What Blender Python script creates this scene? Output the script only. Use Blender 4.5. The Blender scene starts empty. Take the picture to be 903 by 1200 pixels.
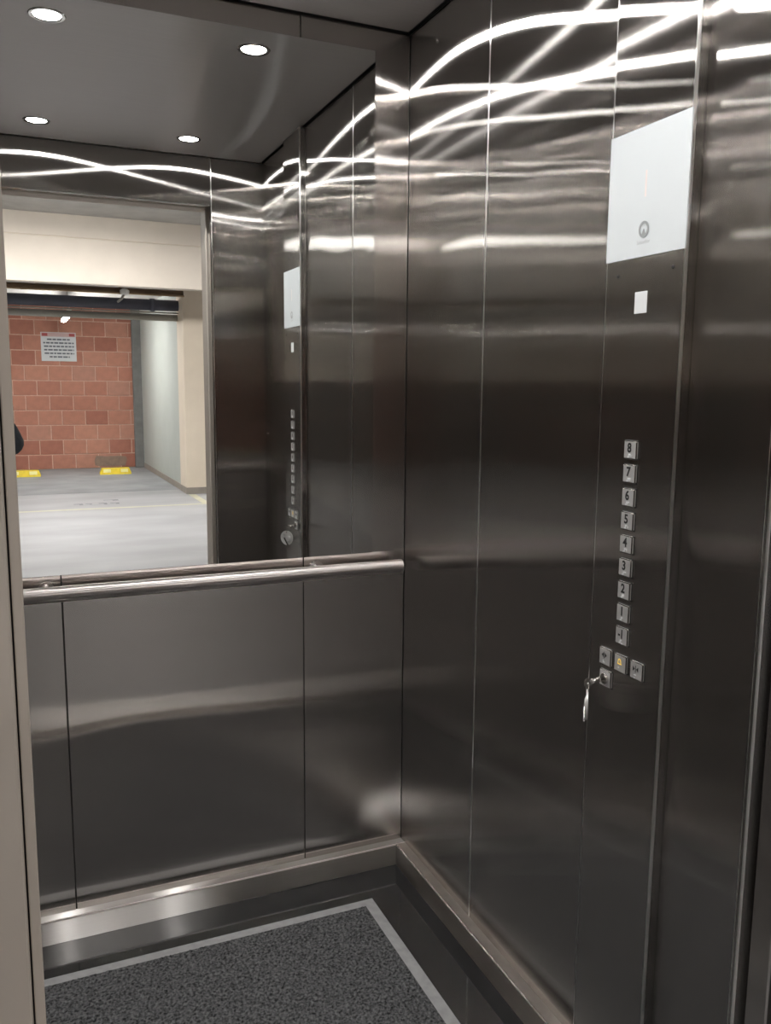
import bpy, bmesh, math, random
from mathutils import Vector, Matrix
random.seed(7)
SC = bpy.context.scene
COL = SC.collection

# ------------------------------------------------------------------ camera
CAM_POS = Vector((0.0, 0.0, 1.3994))
F = Vector((0.39653966, 0.90650554, -0.14492761))
R = Vector((0.91665254, -0.39959079, 0.00867894))
U = Vector((0.05004423, 0.1362898, 0.9894042))
cd = bpy.data.cameras.new('camera')
cam = bpy.data.objects.new('camera', cd)
COL.objects.link(cam)
m = Matrix((R, U, -F)).transposed().to_4x4()
m.translation = CAM_POS
cam.matrix_world = m
cd.sensor_fit = 'HORIZONTAL'
cd.sensor_width = 36.0
cd.lens = 998.18 / 903.0 * 36.0
cd.clip_start = 0.002
cd.clip_end = 60
SC.camera = cam

# ------------------------------------------------------------------ world, exposure, light levels
w = bpy.data.worlds.new('world')
SC.world = w
w.use_nodes = True
w.node_tree.nodes['Background'].inputs[0].default_value = (0.9, 0.95, 1, 1)
w.node_tree.nodes['Background'].inputs[1].default_value = 0.0
SC.view_settings.view_transform = 'Standard'
SC.view_settings.look = 'None'
SC.view_settings.gamma = 1.0
SC.view_settings.use_curve_mapping = False
SC.view_settings.exposure = 0.0
SPOT_L = 460.0        # radiance of the four cabin downlights
FILL_L = 76.0         # radiance of the added, unseen lamps over the aisle
BAY_L = 210.0          # radiance of the parking bay batten and the added unseen bay lamps
cy = SC.cycles
cy.max_bounces = 16
cy.glossy_bounces = 14
cy.diffuse_bounces = 6
cy.caustics_reflective = True
cy.sample_clamp_indirect = 30.0
cy.use_denoising = True

# ------------------------------------------------------------------ materials
def nt(name):
    mt = bpy.data.materials.new(name)
    mt.use_nodes = True
    t = mt.node_tree
    t.nodes.clear()
    out = t.nodes.new('ShaderNodeOutputMaterial')
    return mt, t, out

def noise(t, scale, detail=3, vec=None, rough=0.5):
    n = t.nodes.new('ShaderNodeTexNoise')
    n.inputs['Scale'].default_value = scale
    n.inputs['Detail'].default_value = detail
    n.inputs['Roughness'].default_value = rough
    if vec is not None:
        t.links.new(vec, n.inputs['Vector'])
    return n.outputs['Fac']

def coords(t, scale=(1, 1, 1)):
    tc = t.nodes.new('ShaderNodeTexCoord')
    mp = t.nodes.new('ShaderNodeMapping')
    mp.inputs['Scale'].default_value = scale
    t.links.new(tc.outputs['Object'], mp.inputs['Vector'])
    return mp.outputs['Vector']

def ramp(t, fac, stops):
    r = t.nodes.new('ShaderNodeValToRGB')
    el = r.color_ramp.elements
    while len(el) < len(stops):
        el.new(0.5)
    for e, (p, c) in zip(el, stops):
        e.position = p
        e.color = (c[0], c[1], c[2], 1)
    t.links.new(fac, r.inputs['Fac'])
    return r.outputs['Color']

def steel(name, tangent, ax=0.0028, ay=0.32, col=(0.51, 0.487, 0.468), streak=0.02, warp=0.0, around=None, haze=0.0):
    """brushed stainless steel; the brush lines run along `tangent` (or round the axis `around`):
    ax is the sharpness along the brush, ay the wide spread across it"""
    mt, t, out = nt(name)
    sc = [260.0, 260.0, 260.0]
    sc[max(range(3), key=lambda i: abs(tangent[i]))] = 1.5
    n = noise(t, 1.0, 2, coords(t, sc))
    c0 = tuple(c * (1 - streak) for c in col)
    c1 = tuple(min(1, c * (1 + streak)) for c in col)
    g = t.nodes.new('ShaderNodeBsdfAnisotropic')
    g.distribution = 'GGX'
    g.inputs['Roughness'].default_value = (ax * ay) ** 0.25
    g.inputs['Anisotropy'].default_value = 1 - (ax / ay) ** 0.5
    cv = t.nodes.new('ShaderNodeCombineXYZ')
    for i in range(3):
        cv.inputs[i].default_value = (around or tangent)[i]
    if around:
        ge = t.nodes.new('ShaderNodeNewGeometry')
        vm = t.nodes.new('ShaderNodeVectorMath')
        vm.operation = 'CROSS_PRODUCT'
        t.links.new(ge.outputs['Normal'], vm.inputs[0])
        t.links.new(cv.outputs[0], vm.inputs[1])
        t.links.new(vm.outputs[0], g.inputs['Tangent'])
    else:
        t.links.new(cv.outputs[0], g.inputs['Tangent'])
    if warp:
        ge2 = t.nodes.new('ShaderNodeNewGeometry')
        bn = t.nodes.new('ShaderNodeBump')
        bn.inputs['Strength'].default_value = 1.0
        bn.inputs['Distance'].default_value = warp
        t.links.new(noise(t, 3.0, 0, ge2.outputs['Position']), bn.inputs['Height'])
        t.links.new(bn.outputs[0], g.inputs['Normal'])
    cr = ramp(t, n, [(0.3, c0), (0.7, c1)])
    t.links.new(cr, g.inputs['Color'])
    if haze:
        g2 = t.nodes.new('ShaderNodeBsdfAnisotropic')
        g2.inputs['Roughness'].default_value = 0.75
        t.links.new(cr, g2.inputs['Color'])
        mx = t.nodes.new('ShaderNodeMixShader')
        mx.inputs[0].default_value = haze
        t.links.new(g.outputs[0], mx.inputs[1])
        t.links.new(g2.outputs[0], mx.inputs[2])
        t.links.new(mx.outputs[0], out.inputs['Surface'])
    else:
        t.links.new(g.outputs[0], out.inputs['Surface'])
    return mt

def pbr(name, col, rough=0.5, metal=0.0, var=0.0, vscale=8.0, bump=0.0, bscale=60.0, col2=None, spec=0.5, vstretch=(1, 1, 1)):
    mt, t, out = nt(name)
    p = t.nodes.new('ShaderNodeBsdfPrincipled')
    p.inputs['Base Color'].default_value = (*col, 1)
    p.inputs['Roughness'].default_value = rough
    p.inputs['Metallic'].default_value = metal
    p.inputs['Specular IOR Level'].default_value = spec
    v = coords(t, vstretch)
    a = tuple(max(0, c * (1 - var)) for c in col)
    b = col2 if col2 else tuple(min(1, c * (1 + var)) for c in col)
    t.links.new(ramp(t, noise(t, vscale, 5, v), [(0.32, a), (0.68, b)]), p.inputs['Base Color'])
    if bump:
        bn = t.nodes.new('ShaderNodeBump')
        bn.inputs['Strength'].default_value = bump
        bn.inputs['Distance'].default_value = 0.002
        t.links.new(noise(t, bscale, 4, v), bn.inputs['Height'])
        t.links.new(bn.outputs[0], p.inputs['Normal'])
    t.links.new(p.outputs[0], out.inputs['Surface'])
    return mt

def emit(name, col, strength):
    mt, t, out = nt(name)
    e = t.nodes.new('ShaderNodeEmission')
    e.inputs['Color'].default_value = (*col, 1)
    e.inputs['Strength'].default_value = strength
    t.links.new(e.outputs[0], out.inputs['Surface'])
    return mt

def brick_mat():
    mt, t, out = nt('clay_brick')
    p = t.nodes.new('ShaderNodeBsdfPrincipled')
    p.inputs['Roughness'].default_value = 0.85
    oi = t.nodes.new('ShaderNodeObjectInfo')
    base = ramp(t, oi.outputs['Random'], [(0.0, (0.42, 0.165, 0.115)), (0.4, (0.52, 0.225, 0.16)),
                                          (0.75, (0.58, 0.275, 0.195)), (1.0, (0.53, 0.27, 0.205))])
    mx = t.nodes.new('ShaderNodeMix')
    mx.data_type = 'RGBA'
    mx.blend_type = 'MULTIPLY'
    mx.inputs['Factor'].default_value = 1.0
    t.links.new(base, mx.inputs[6])
    t.links.new(ramp(t, noise(t, 9, 5, coords(t)), [(0.3, (0.8, 0.8, 0.8)), (0.7, (1.0, 1.0, 1.0))]), mx.inputs[7])
    t.links.new(mx.outputs[2], p.inputs['Base Color'])
    t.links.new(p.outputs[0], out.inputs['Surface'])
    return mt

STEEL_V = steel('brushed_steel_vertical', (0, 0, 1), warp=0.0018)
STEEL_BACK = steel('brushed_steel_back_panels', (0, 0, 1), ay=0.2, col=(0.60, 0.565, 0.54), warp=0.0022)
STEEL_X = steel('brushed_steel_crosswise', (1, 0, 0), ax=0.012, ay=0.5, col=(0.40, 0.385, 0.37))
STEEL_Y = steel('brushed_steel_lengthwise', (0, 1, 0), ax=0.012, ay=0.5, col=(0.40, 0.385, 0.37))
STEEL_CEIL = steel('brushed_steel_ceiling', (1, 0, 0), ax=0.0028, ay=0.5, col=(0.72, 0.69, 0.675), haze=0.3)
JAMB = pbr('satin_frame_coating', (0.46, 0.41, 0.36), 0.6, 0.0, 0.03, 3, spec=0.25)
CHROME = pbr('polished_steel', (0.72, 0.70, 0.68), 0.16, 1.0, 0.03, 40)
SILL = pbr('worn_aluminium_sill', (0.45, 0.44, 0.43), 0.4, 1.0, 0.05, 30)
EDGE = steel('polished_panel_edge', (0, 0, 1), ax=0.02, ay=0.5, col=(0.88, 0.86, 0.84))
RAIL = steel('polished_rail_steel', (0, 0, 1), ax=0.03, ay=0.7, col=(0.9, 0.84, 0.82), around=(1, 0, 0))
RAIL_Y = steel('polished_edge_steel', (0, 0, 1), ax=0.008, ay=0.5, col=(0.80, 0.72, 0.70), around=(0, 1, 0))
SATIN = pbr('satin_button_metal', (0.56, 0.55, 0.545), 0.42, 0.45, 0.05, 60)
FOB = pbr('worn_fob_metal', (0.62, 0.61, 0.60), 0.35, 0.45, 0.08, 60)
DARK = pbr('black_gap', (0.012, 0.012, 0.012), 0.7, 0, 0.2)
MIRROR = None
def mirror_mat():
    mt, t, out = nt('mirror_glass')
    g = t.nodes.new('ShaderNodeBsdfAnisotropic')
    g.inputs['Roughness'].default_value = 0.0
    g.inputs['Color'].default_value = (0.90, 0.91, 0.90, 1)
    v = coords(t)
    t.links.new(ramp(t, noise(t, 3, 2, v), [(0.0, (0.90, 0.91, 0.90)), (1.0, (0.91, 0.92, 0.91))]), g.inputs['Color'])
    t.links.new(g.outputs[0], out.inputs['Surface'])
    return mt
MIRROR = mirror_mat()
GLASS_EDGE = pbr('mirror_glass_edge', (0.55, 0.62, 0.58), 0.15, 0.6, 0.05)
WHITE_GLASS = pbr('white_display_glass', (0.80, 0.845, 0.87), 0.12, 0, 0.01, 5, spec=0.4)
WHITE_PAPER = pbr('white_paper', (0.84, 0.86, 0.87), 0.6, 0, 0.02)
LOGO = pbr('grey_print', (0.34, 0.36, 0.37), 0.4, 0, 0.05)
LOGO2 = pbr('pale_grey_print', (0.58, 0.60, 0.61), 0.4, 0, 0.05)
PINK = pbr('pale_red_digit', (0.88, 0.80, 0.78), 0.3, 0, 0.03)
BLACK_PRINT = pbr('black_engraving', (0.012, 0.012, 0.012), 0.5, 0, 0.1)
YELLOW_PRINT = emit('amber_backlit_symbol', (1.0, 0.66, 0.08), 1.1)
FLOOR = pbr('dark_rubber_floor', (0.022, 0.023, 0.025), 0.07, 0, 0.1, 30, spec=0.45)
PILE = pbr('charcoal_carpet_pile', (0.025, 0.026, 0.028), 0.95, 0, 0.3, 150, col2=(0.17, 0.173, 0.178), spec=0.1)
MATEDGE = pbr('grey_mat_border', (0.34, 0.345, 0.35), 0.55, 0, 0.12, 40, 0.2, 300)
CREAM = pbr('cream_wall_paint', (0.70, 0.63, 0.555), 0.75, 0, 0.03, 4, 0.3, 90)
CREAM2 = pbr('beige_pillar_paint', (0.70, 0.61, 0.50), 0.75, 0, 0.03, 4, 0.3, 90)
PALE = pbr('pale_side_wall_paint', (0.42, 0.45, 0.425), 0.7, 0, 0.03, 4, 0.2, 90)
SKIRT = pbr('taupe_skirting_paint', (0.28, 0.25, 0.22), 0.6, 0, 0.06, 12)
DARK_BAND = pbr('added_dark_band_paint', (0.09, 0.086, 0.082), 0.6, 0, 0.1)  # invented dark band for unseen walls, darkens the steel reflections
CONC = pbr('grey_concrete', (0.19, 0.19, 0.185), 0.85, 0, 0.15, 7, 0.4, 80)
SLAB = pbr('raw_concrete_ceiling', (0.42, 0.41, 0.39), 0.9, 0, 0.1, 4, 0.4, 60)
GFLOOR = pbr('pale_garage_concrete', (0.32, 0.32, 0.33), 0.55, 0, 0.10, 1.6, 0.15, 120, col2=(0.385, 0.385, 0.40), vstretch=(0.5, 1.3, 1))
BAYFLOOR = pbr('blue_grey_bay_floor', (0.25, 0.26, 0.27), 0.6, 0, 0.12, 2.0, col2=(0.31, 0.32, 0.33))
MORTAR = pbr('brick_mortar', (0.66, 0.44, 0.35), 0.95, 0, 0.1, 30)
PATCH = pbr('mortar_patch', (0.30, 0.21, 0.16), 0.95, 0, 0.15, 12)
BRICK = brick_mat()
YELLOW = pbr('yellow_wheel_stop_paint', (0.80, 0.60, 0.03), 0.5, 0, 0.1, 20)
PALE_YEL = pbr('pale_yellow_reflector', (0.85, 0.78, 0.35), 0.4, 0, 0.05, 20)
LINE_YEL = pbr('worn_yellow_floor_paint', (0.52, 0.50, 0.36), 0.6, 0, 0.08, 6)
STENCIL = pbr('dark_floor_stencil', (0.20, 0.20, 0.22), 0.7, 0, 0.3, 30)
PIPE_BROWN = pbr('brown_pipe_paint', (0.14, 0.085, 0.045), 0.6, 0, 0.12, 6)
PIPE_TAN = pbr('tan_pipe_paint', (0.38, 0.26, 0.16), 0.6, 0, 0.08, 6)
PIPE_BLUE = pbr('slate_blue_pipe', (0.085, 0.092, 0.125), 0.45, 0.0, 0.1, 5)
PIPE_GREY = pbr('grey_pipe', (0.34, 0.33, 0.30), 0.5, 0, 0.06, 5)
WHITE_PLASTIC = pbr('white_plastic', (0.72, 0.72, 0.70), 0.45, 0, 0.03)
SIGN_WHITE = pbr('sign_white', (0.68, 0.70, 0.73), 0.5, 0, 0.02)
SIGN_RED = pbr('sign_red', (0.42, 0.07, 0.07), 0.5, 0, 0.05)
SIGN_PINK = pbr('sign_faded_red', (0.62, 0.42, 0.42), 0.5, 0, 0.05)
SIGN_INK = pbr('sign_ink', (0.10, 0.11, 0.14), 0.5, 0, 0.05)
JACKET = pbr('dark_jacket_cloth', (0.022, 0.027, 0.036), 0.8, 0, 0.35, 25, 0.3, 200)
TROUSERS = pbr('navy_trouser_cloth', (0.03, 0.035, 0.055), 0.85, 0, 0.2, 30)
SKIN = pbr('skin', (0.50, 0.31, 0.22), 0.55, 0, 0.06, 12)
HAIR = pbr('dark_hair', (0.025, 0.018, 0.014), 0.6, 0, 0.3, 60)
SHOE = pbr('dark_shoe_leather', (0.02, 0.018, 0.016), 0.45, 0, 0.1)
PHONE = pbr('graphite_phone', (0.05, 0.055, 0.065), 0.25, 0.3, 0.05)
EYEW = pbr('eye_white', (0.75, 0.73, 0.70), 0.3, 0, 0.02)

for n_ in FLOOR.node_tree.nodes:
    if n_.type == 'BSDF_PRINCIPLED':
        n_.inputs['IOR'].default_value = 2.3
        n_.inputs['Specular IOR Level'].default_value = 0.5
LEDGE_BRIGHT = pbr('brighter_ledge_steel', (0.62, 0.58, 0.55), 0.36, 1.0, 0.06, 30)  # brighter steel so the added ledge plate returns more cabin light

# ------------------------------------------------------------------ helpers
def link(name, me, mat=None, parent=None, loc=None):
    o = bpy.data.objects.new(name, me)
    COL.objects.link(o)
    if mat is not None and me is not None and not me.materials:
        me.materials.append(mat)
    if parent is not None:
        o.parent = parent
    if loc is not None:
        o.location = loc
    return o

def fin(bm, name, smooth=False):
    bmesh.ops.recalc_face_normals(bm, faces=bm.faces)
    me = bpy.data.meshes.new(name)
    bm.to_mesh(me)
    bm.free()
    if smooth:
        for p in me.polygons:
            p.use_smooth = True
    return me

def box_into(bm, x0, x1, y0, y1, z0, z1, bev=0.0, seg=1):
    vs = [bm.verts.new((x, y, z)) for x in (x0, x1) for y in (y0, y1) for z in (z0, z1)]
    idx = [(0, 1, 3, 2), (4, 6, 7, 5), (0, 4, 5, 1), (2, 3, 7, 6), (0, 2, 6, 4), (1, 5, 7, 3)]
    fs = [bm.faces.new([vs[i] for i in f]) for f in idx]
    if bev:
        es = set()
        for f in fs:
            es.update(f.edges)
        bmesh.ops.bevel(bm, geom=list(es), offset=bev, segments=seg, profile=0.5, affect='EDGES')

def box(name, x0, x1, y0, y1, z0, z1, mat, parent=None, bev=0.0, seg=1, edge=None):
    """box in world coordinates; the object's origin sits at its own base centre"""
    bm = bmesh.new()
    cx, cyy, cz = (x0 + x1) / 2, (y0 + y1) / 2, min(z0, z1)
    box_into(bm, x0 - cx, x1 - cx, y0 - cyy, y1 - cyy, z0 - cz, z1 - cz, bev, seg)
    me = fin(bm, name)
    o = link(name, me, mat, None, None)
    if edge is not None:
        edge_faces(me, edge)
    if parent is not None:
        o.parent = parent
        o.location = Vector((cx, cyy, cz)) - world_loc(parent)
    else:
        o.location = (cx, cyy, cz)
    return o

def edge_faces(me, edge):
    """bevelled faces (not square to an axis) take the polished edge material"""
    me.materials.append(edge)
    for p in me.polygons:
        if max(abs(c) for c in p.normal) < 0.99:
            p.material_index = 1

def world_loc(o):
    v = Vector(o.location)
    while o.parent:
        o = o.parent
        v = v + Vector(o.location)
    return v

def empty(name, loc=(0, 0, 0)):
    o = bpy.data.objects.new(name, None)
    COL.objects.link(o)
    o.location = loc
    o.empty_display_size = 0.05
    return o

def tag(o, label, cat, group=None):
    o['label'] = label
    o['category'] = cat
    if group:
        o['group'] = group
    return o

def struct(o, label=None):
    o['kind'] = 'structure'
    if label:
        o['label'] = label
    return o

def tube_mesh(name, pts, rad, seg=20, caps=True, radii=None):
    bm = bmesh.new()
    rings = []
    n = len(pts)
    pts = [Vector(p) for p in pts]
    up = Vector((0, 0, 1))
    for i, p in enumerate(pts):
        d = (pts[min(i + 1, n - 1)] - pts[max(i - 1, 0)]).normalized()
        ref = up if abs(d.dot(up)) < 0.95 else Vector((1, 0, 0))
        a = d.cross(ref).normalized()
        b = d.cross(a).normalized()
        r = radii[i] if radii else rad
        rings.append([bm.verts.new(p + (a * math.cos(t) + b * math.sin(t)) * r)
                      for t in [2 * math.pi * k / seg for k in range(seg)]])
    for i in range(n - 1):
        for k in range(seg):
            bm.faces.new((rings[i][k], rings[i][(k + 1) % seg], rings[i + 1][(k + 1) % seg], rings[i + 1][k]))
    if caps:
        bm.faces.new(rings[0])
        bm.faces.new(rings[-1][::-1])
    me = fin(bm, name, True)
    if caps:
        for p in me.polygons:
            if len(p.vertices) == seg:
                p.use_smooth = False
    return me

def lathe_mesh(name, prof, seg=32, axis='Z'):
    """profile of (radius, height) turned about Z"""
    bm = bmesh.new()
    rings = []
    for r, z in prof:
        if r < 1e-6:
            rings.append([bm.verts.new((0, 0, z))])
        else:
            rings.append([bm.verts.new((r * math.cos(2 * math.pi * k / seg), r * math.sin(2 * math.pi * k / seg), z)) for k in range(seg)])
    for a, b in zip(rings, rings[1:]):
        for k in range(seg):
            k2 = (k + 1) % seg
            if len(a) == 1 and len(b) == 1:
                continue
            if len(a) == 1:
                bm.faces.new((a[0], b[k], b[k2]))
            elif len(b) == 1:
                bm.faces.new((a[k], a[k2], b[0]))
            else:
                bm.faces.new((a[k], a[k2], b[k2], b[k]))
    return fin(bm, name, False)

def torus_mesh(name, R0, r0, seg=40, sub=10):
    bm = bmesh.new()
    rings = []
    for i in range(seg):
        t = 2 * math.pi * i / seg
        rings.append([bm.verts.new(((R0 + r0 * math.cos(s)) * math.cos(t), r0 * math.sin(s), (R0 + r0 * math.cos(s)) * math.sin(t)))
                      for s in [2 * math.pi * k / sub for k in range(sub)]])
    for i in range(seg):
        for k in range(sub):
            bm.faces.new((rings[i][k], rings[i][(k + 1) % sub], rings[(i + 1) % seg][(k + 1) % sub], rings[(i + 1) % seg][k]))
    return fin(bm, name, True)

def prism_mesh(name, outline, depth, holes=()):
    """outline in local x,z extruded along y from 0 to depth"""
    bm = bmesh.new()
    def loop(pts, y):
        return [bm.verts.new((x, y, z)) for x, z in pts]
    all_edges = []
    for y in (0,):
        for pts in (outline, *holes):
            vs = loop(pts, y)
            for a, b in zip(vs, vs[1:] + vs[:1]):
                all_edges.append(bm.edges.new((a, b)))
    res = bmesh.ops.triangle_fill(bm, use_beauty=True, edges=all_edges)
    faces = [g for g in res['geom'] if isinstance(g, bmesh.types.BMFace)]
    ext = bmesh.ops.extrude_face_region(bm, geom=faces)
    vs = [g for g in ext['geom'] if isinstance(g, bmesh.types.BMVert)]
    bmesh.ops.translate(bm, vec=(0, depth, 0), verts=vs)
    return fin(bm, name)

def circ(cx, cz, r, n=28):
    return [(cx + r * math.cos(2 * math.pi * k / n), cz + r * math.sin(2 * math.pi * k / n)) for k in range(n)]

def text_mesh(name, s, size, extrude=0.0003, xs=1.0, bold=0.0):
    c = bpy.data.curves.new(name, 'FONT')
    c.body = s
    c.size = size
    c.align_x = 'CENTER'
    c.align_y = 'CENTER'
    c.extrude = extrude
    c.offset = bold
    c.resolution_u = 4
    o = bpy.data.objects.new(name, c)
    COL.objects.link(o)
    dg = bpy.context.evaluated_depsgraph_get()
    me = bpy.data.meshes.new_from_object(o.evaluated_get(dg))
    bpy.data.objects.remove(o)
    bpy.data.curves.remove(c)
    me.name = name
    for v in me.vertices:
        v.co.x *= xs
    return me

# text standing on the right wall, read by someone facing +x: local x -> -y, local y -> z, local z -> -x
ROT_RIGHT = Matrix(((0, 0, -1), (-1, 0, 0), (0, 1, 0))).to_euler()

# ================================================================== CABIN SHELL
XL, XR, YB, YF, H = -0.21, 1.0057, 2.163, 0.715, 2.312
GAP = 0.0012

fl = struct(box('floor', XL - 0.02, XR + 0.02, YF - 0.015, YB + 0.03, -0.04, 0.0, FLOOR))

# ceiling: a backing and one brushed panel, dropped a little, with a shadow gap all round
ceil = struct(box('ceiling', XL - 0.03, XR + 0.03, YF - 0.03, YB + 0.03, H + 0.014, H + 0.05, DARK))
bm = bmesh.new()
SPOTS = [(0.131, 1.884), (0.659, 1.884), (0.131, 0.946), (0.659, 0.946)]
cx0, cx1, cy0, cy1 = XL + 0.012, XR - 0.012, YF + 0.012, YB - 0.012
# panel as a filled outline with four round cut-outs
edges = []
def cloop(pts):
    vs = [bm.verts.new((x, y, 0)) for x, y in pts]
    for a, b in zip(vs, vs[1:] + vs[:1]):
        edges.append(bm.edges.new((a, b)))
cloop([(cx0, cy0), (cx1, cy0), (cx1, cy1), (cx0, cy1)])
for (sx, sy) in SPOTS:
    cloop(circ(sx, sy, 0.036, 32))
bmesh.ops.triangle_fill(bm, use_beauty=True, edges=edges)
ex = bmesh.ops.extrude_face_region(bm, geom=list(bm.faces))
bmesh.ops.translate(bm, vec=(0, 0, 0.012), verts=[g for g in ex['geom'] if isinstance(g, bmesh.types.BMVert)])
cp = link('ceiling_panel', fin(bm, 'ceiling_panel'), STEEL_CEIL, ceil)
cp.location = Vector((0, 0, H)) - world_loc(ceil)

def panel(parent, x0, x1, y0, y1, z0, z1, mat=None, bev=0.0012, edge=None):
    return box('panel', x0, x1, y0, y1, z0, z1, mat or STEEL_V, parent, bev, 2, edge)

# back wall
wb = struct(box('wall_back', XL - 0.03, XR + 0.03, YB + 0.006, YB + 0.03, 0.0, H + 0.014, DARK))
JX = (XL, 0.090, 0.705, XR)
for a, b in zip(JX, JX[1:]):
    panel(wb, a + GAP, b - GAP, YB, YB + 0.008, 0.03, H, STEEL_BACK)
# right wall
wr = struct(box('wall_right', XR + 0.006, XR + 0.03, YF - 0.03, YB + 0.006, 0.0, H + 0.014, DARK))
JY = (YB, 1.746, 1.279)
for a, b in zip(JY, JY[1:]):
    panel(wr, XR, XR + 0.008, b + GAP * 0.6, a - GAP * 0.6, 0.03, H, None, 0.0018, EDGE)
panel(wr, XR, XR + 0.008, YF + GAP, 1.079, 0.03, H)
# left wall, the same panel rhythm
wl = struct(box('wall_left', XL - 0.03, XL - 0.006, YF - 0.03, YB + 0.006, 0.0, H + 0.014, DARK))
for a, b in ((YB, 1.746), (1.746, 1.279), (1.279, YF)):
    panel(wl, XL - 0.008, XL, b + GAP, a - GAP, 0.03, H)
# front wall: two returns and the header over the doorway
wf = struct(empty('wall_front', (0.398, 0.70, 0)))
DX0, DX1, DZ = -0.006, 0.788, 2.125
panel(wf, DX1, XR + 0.004, 0.706, YF, 0.0, H, bev=0.0025, edge=EDGE)
panel(wf, XL - 0.004, DX0, 0.706, YF, 0.0, H, bev=0.0025, edge=EDGE)
panel(wf, DX0 + GAP, DX1 - GAP, 0.688, YF, DZ, H, bev=0.002)

# skirting ledges
def skirt(name, x0, x1, y0, y1, mat, edge, edge_mat):
    o = struct(box(name, x0, x1, y0, y1, 0.0, 0.064, mat, None, 0.0006, 1))
    l = world_loc(o)
    link('top_edge', tube_mesh('top_edge', [Vector(p) - l for p in edge], 0.0026, 12), edge_mat, o)
    return o
SK = 0.029
skirt('baseboard_back', XL, XR, YB - SK, YB + 0.004, STEEL_X, [(XL, YB - SK + 0.0018, 0.0622), (XR, YB - SK + 0.0018, 0.0622)], RAIL)
br_ = skirt('baseboard_right', XR - SK, XR + 0.004, 1.2805, YB - SK - 0.0002, STEEL_Y, [(XR - SK + 0.0018, 1.2805, 0.0622), (XR - SK + 0.0018, YB - SK - 0.001, 0.0622)], RAIL_Y)
box('added_ledge_plate', XR - SK + 0.003, XR + 0.003, 1.2805, YB - SK - 0.0005, 0.0638, 0.0646, LEDGE_BRIGHT, br_)  # plate added only to make the ledge top reflect brighter
skirt('baseboard_left', XL - 0.004, XL + SK, YF, YB - SK - 0.0002, STEEL_Y, [(XL + SK - 0.0018, YF, 0.0622), (XL + SK - 0.0018, YB - SK - 0.001, 0.0622)], RAIL_Y)

# door sills
sill = struct(box('trim_1', -0.14, 0.93, 0.50, 0.699, -0.03, 0.0, SILL, None, 0.001))
for yy in (0.535, 0.575, 0.615, 0.66):
    box('groove', DX0 - 0.01, DX1 + 0.01, yy - 0.006, yy + 0.006, 0.0, 0.0006, DARK, sill)

# landing door frame (jambs with a narrow inner stop) and header
def jamb(name, s, xe):
    # s = -1 left, +1 right; xe is the free edge of the doorway
    a, b = sorted((xe, xe + s * 0.0062))
    root = struct(box(name, a, b, 0.525, 0.62, 0.0, 2.13, JAMB, None, 0.0008, 2))
    a, b = sorted((xe + s * 0.0072, xe + s * 0.15))
    box('face', a, b, 0.505, 0.60, 0.0, 2.145, JAMB, root, 0.0015, 2)
    a, b = sorted((xe + s * 0.0062, xe + s * 0.0072))
    box('groove', a, b, 0.535, 0.60, 0.0, 2.13, DARK, root)
    return root
jamb('trim_2', -1, 0.0010)
jamb('trim_3', 1, 0.783)
struct(box('trim_4', -0.153, 0.934, 0.505, 0.62, 2.145, 2.28, STEEL_X, None, 0.0015, 2))
struct(box('trim_5', 0.0010, 0.783, 0.54, 0.62, 2.13, 2.145, CREAM, None, 0.001))
# parked door leaf behind the right return
dl = struct(box('door_1', 0.797, 1.0, 0.665, 0.697, 0.01, 2.14, STEEL_V, None, 0.002))
struct(box('door_2', 0.800, 1.0, 0.626, 0.648, 0.01, 2.14, STEEL_V, None, 0.002))

# ================================================================== GARAGE SHELL
GX0, GX1, GY1, GH = -6.0, 6.0, -10.87, 3.25
struct(box('floor_garage', GX0, GX1, GY1 - 0.2, 0.50, -0.08, 0.0, GFLOOR))
struct(box('floor_bay', GX0, 2.055, GY1, -7.35, 0.0, 0.002, BAYFLOOR))  # thin, darker, bluish slab laid over the floor past the beam
struct(box('ceiling_garage', GX0, GX1, GY1 - 0.2, 0.64, GH, GH + 0.1, SLAB))
struct(box('ceiling_bay', GX0, GX1, GY1 - 0.2, -6.13, 2.66, 2.76, SLAB))
wland = struct(empty('wall_landing', (0.39, 0.58, 0)))
box('wall_part', GX0, -0.153, 0.52, 0.64, 0, GH, CREAM, wland)
box('wall_part', 0.934, GX1, 0.52, 0.64, 0, GH, CREAM, wland)
box('wall_part', -0.153, 0.934, 0.52, 0.64, 2.28, GH, CREAM, wland)
gl = struct(box('wall_garage_left', GX0 - 0.1, GX0, GY1 - 0.2, 0.64, 0, GH, CREAM))
box('added_dark_band', GX0, GX0 + 0.004, GY1 - 0.2, 0.52, 0, 1.48, DARK_BAND, gl)  # added band on an unseen wall, darkens what the steel mirrors
wgr = struct(box('wall_garage_right', GX1, GX1 + 0.1, GY1 - 0.2, 0.64, 0, GH, CREAM))
box('added_dark_band', GX1 - 0.004, GX1, GY1 - 0.2, 0.52, 0, 1.48, DARK_BAND, wgr)
# beam over the bays with a shallow reveal line
BX0, BX1 = -1.2, 2.62
beam = struct(box('beam', BX0, BX1, -6.13, -6.0, 2.512, 3.005, CREAM, None, 0.006))
box('upper_beam', BX0, BX1, -6.13, -6.004, 3.013, GH, CREAM, beam, 0.003)
box('reveal', BX0, BX1, -6.13, -6.012, 3.005, 3.013, CREAM2, beam)
struct(box('beam', GX0, BX0, -6.13, -6.0, 2.512, GH, CONC, None, 0.006))  # unseen side beams, coloured dark to dim the steel reflections
struct(box('beam', BX1, GX1, -6.13, -6.0, 2.512, GH, CONC, None, 0.006))
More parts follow.
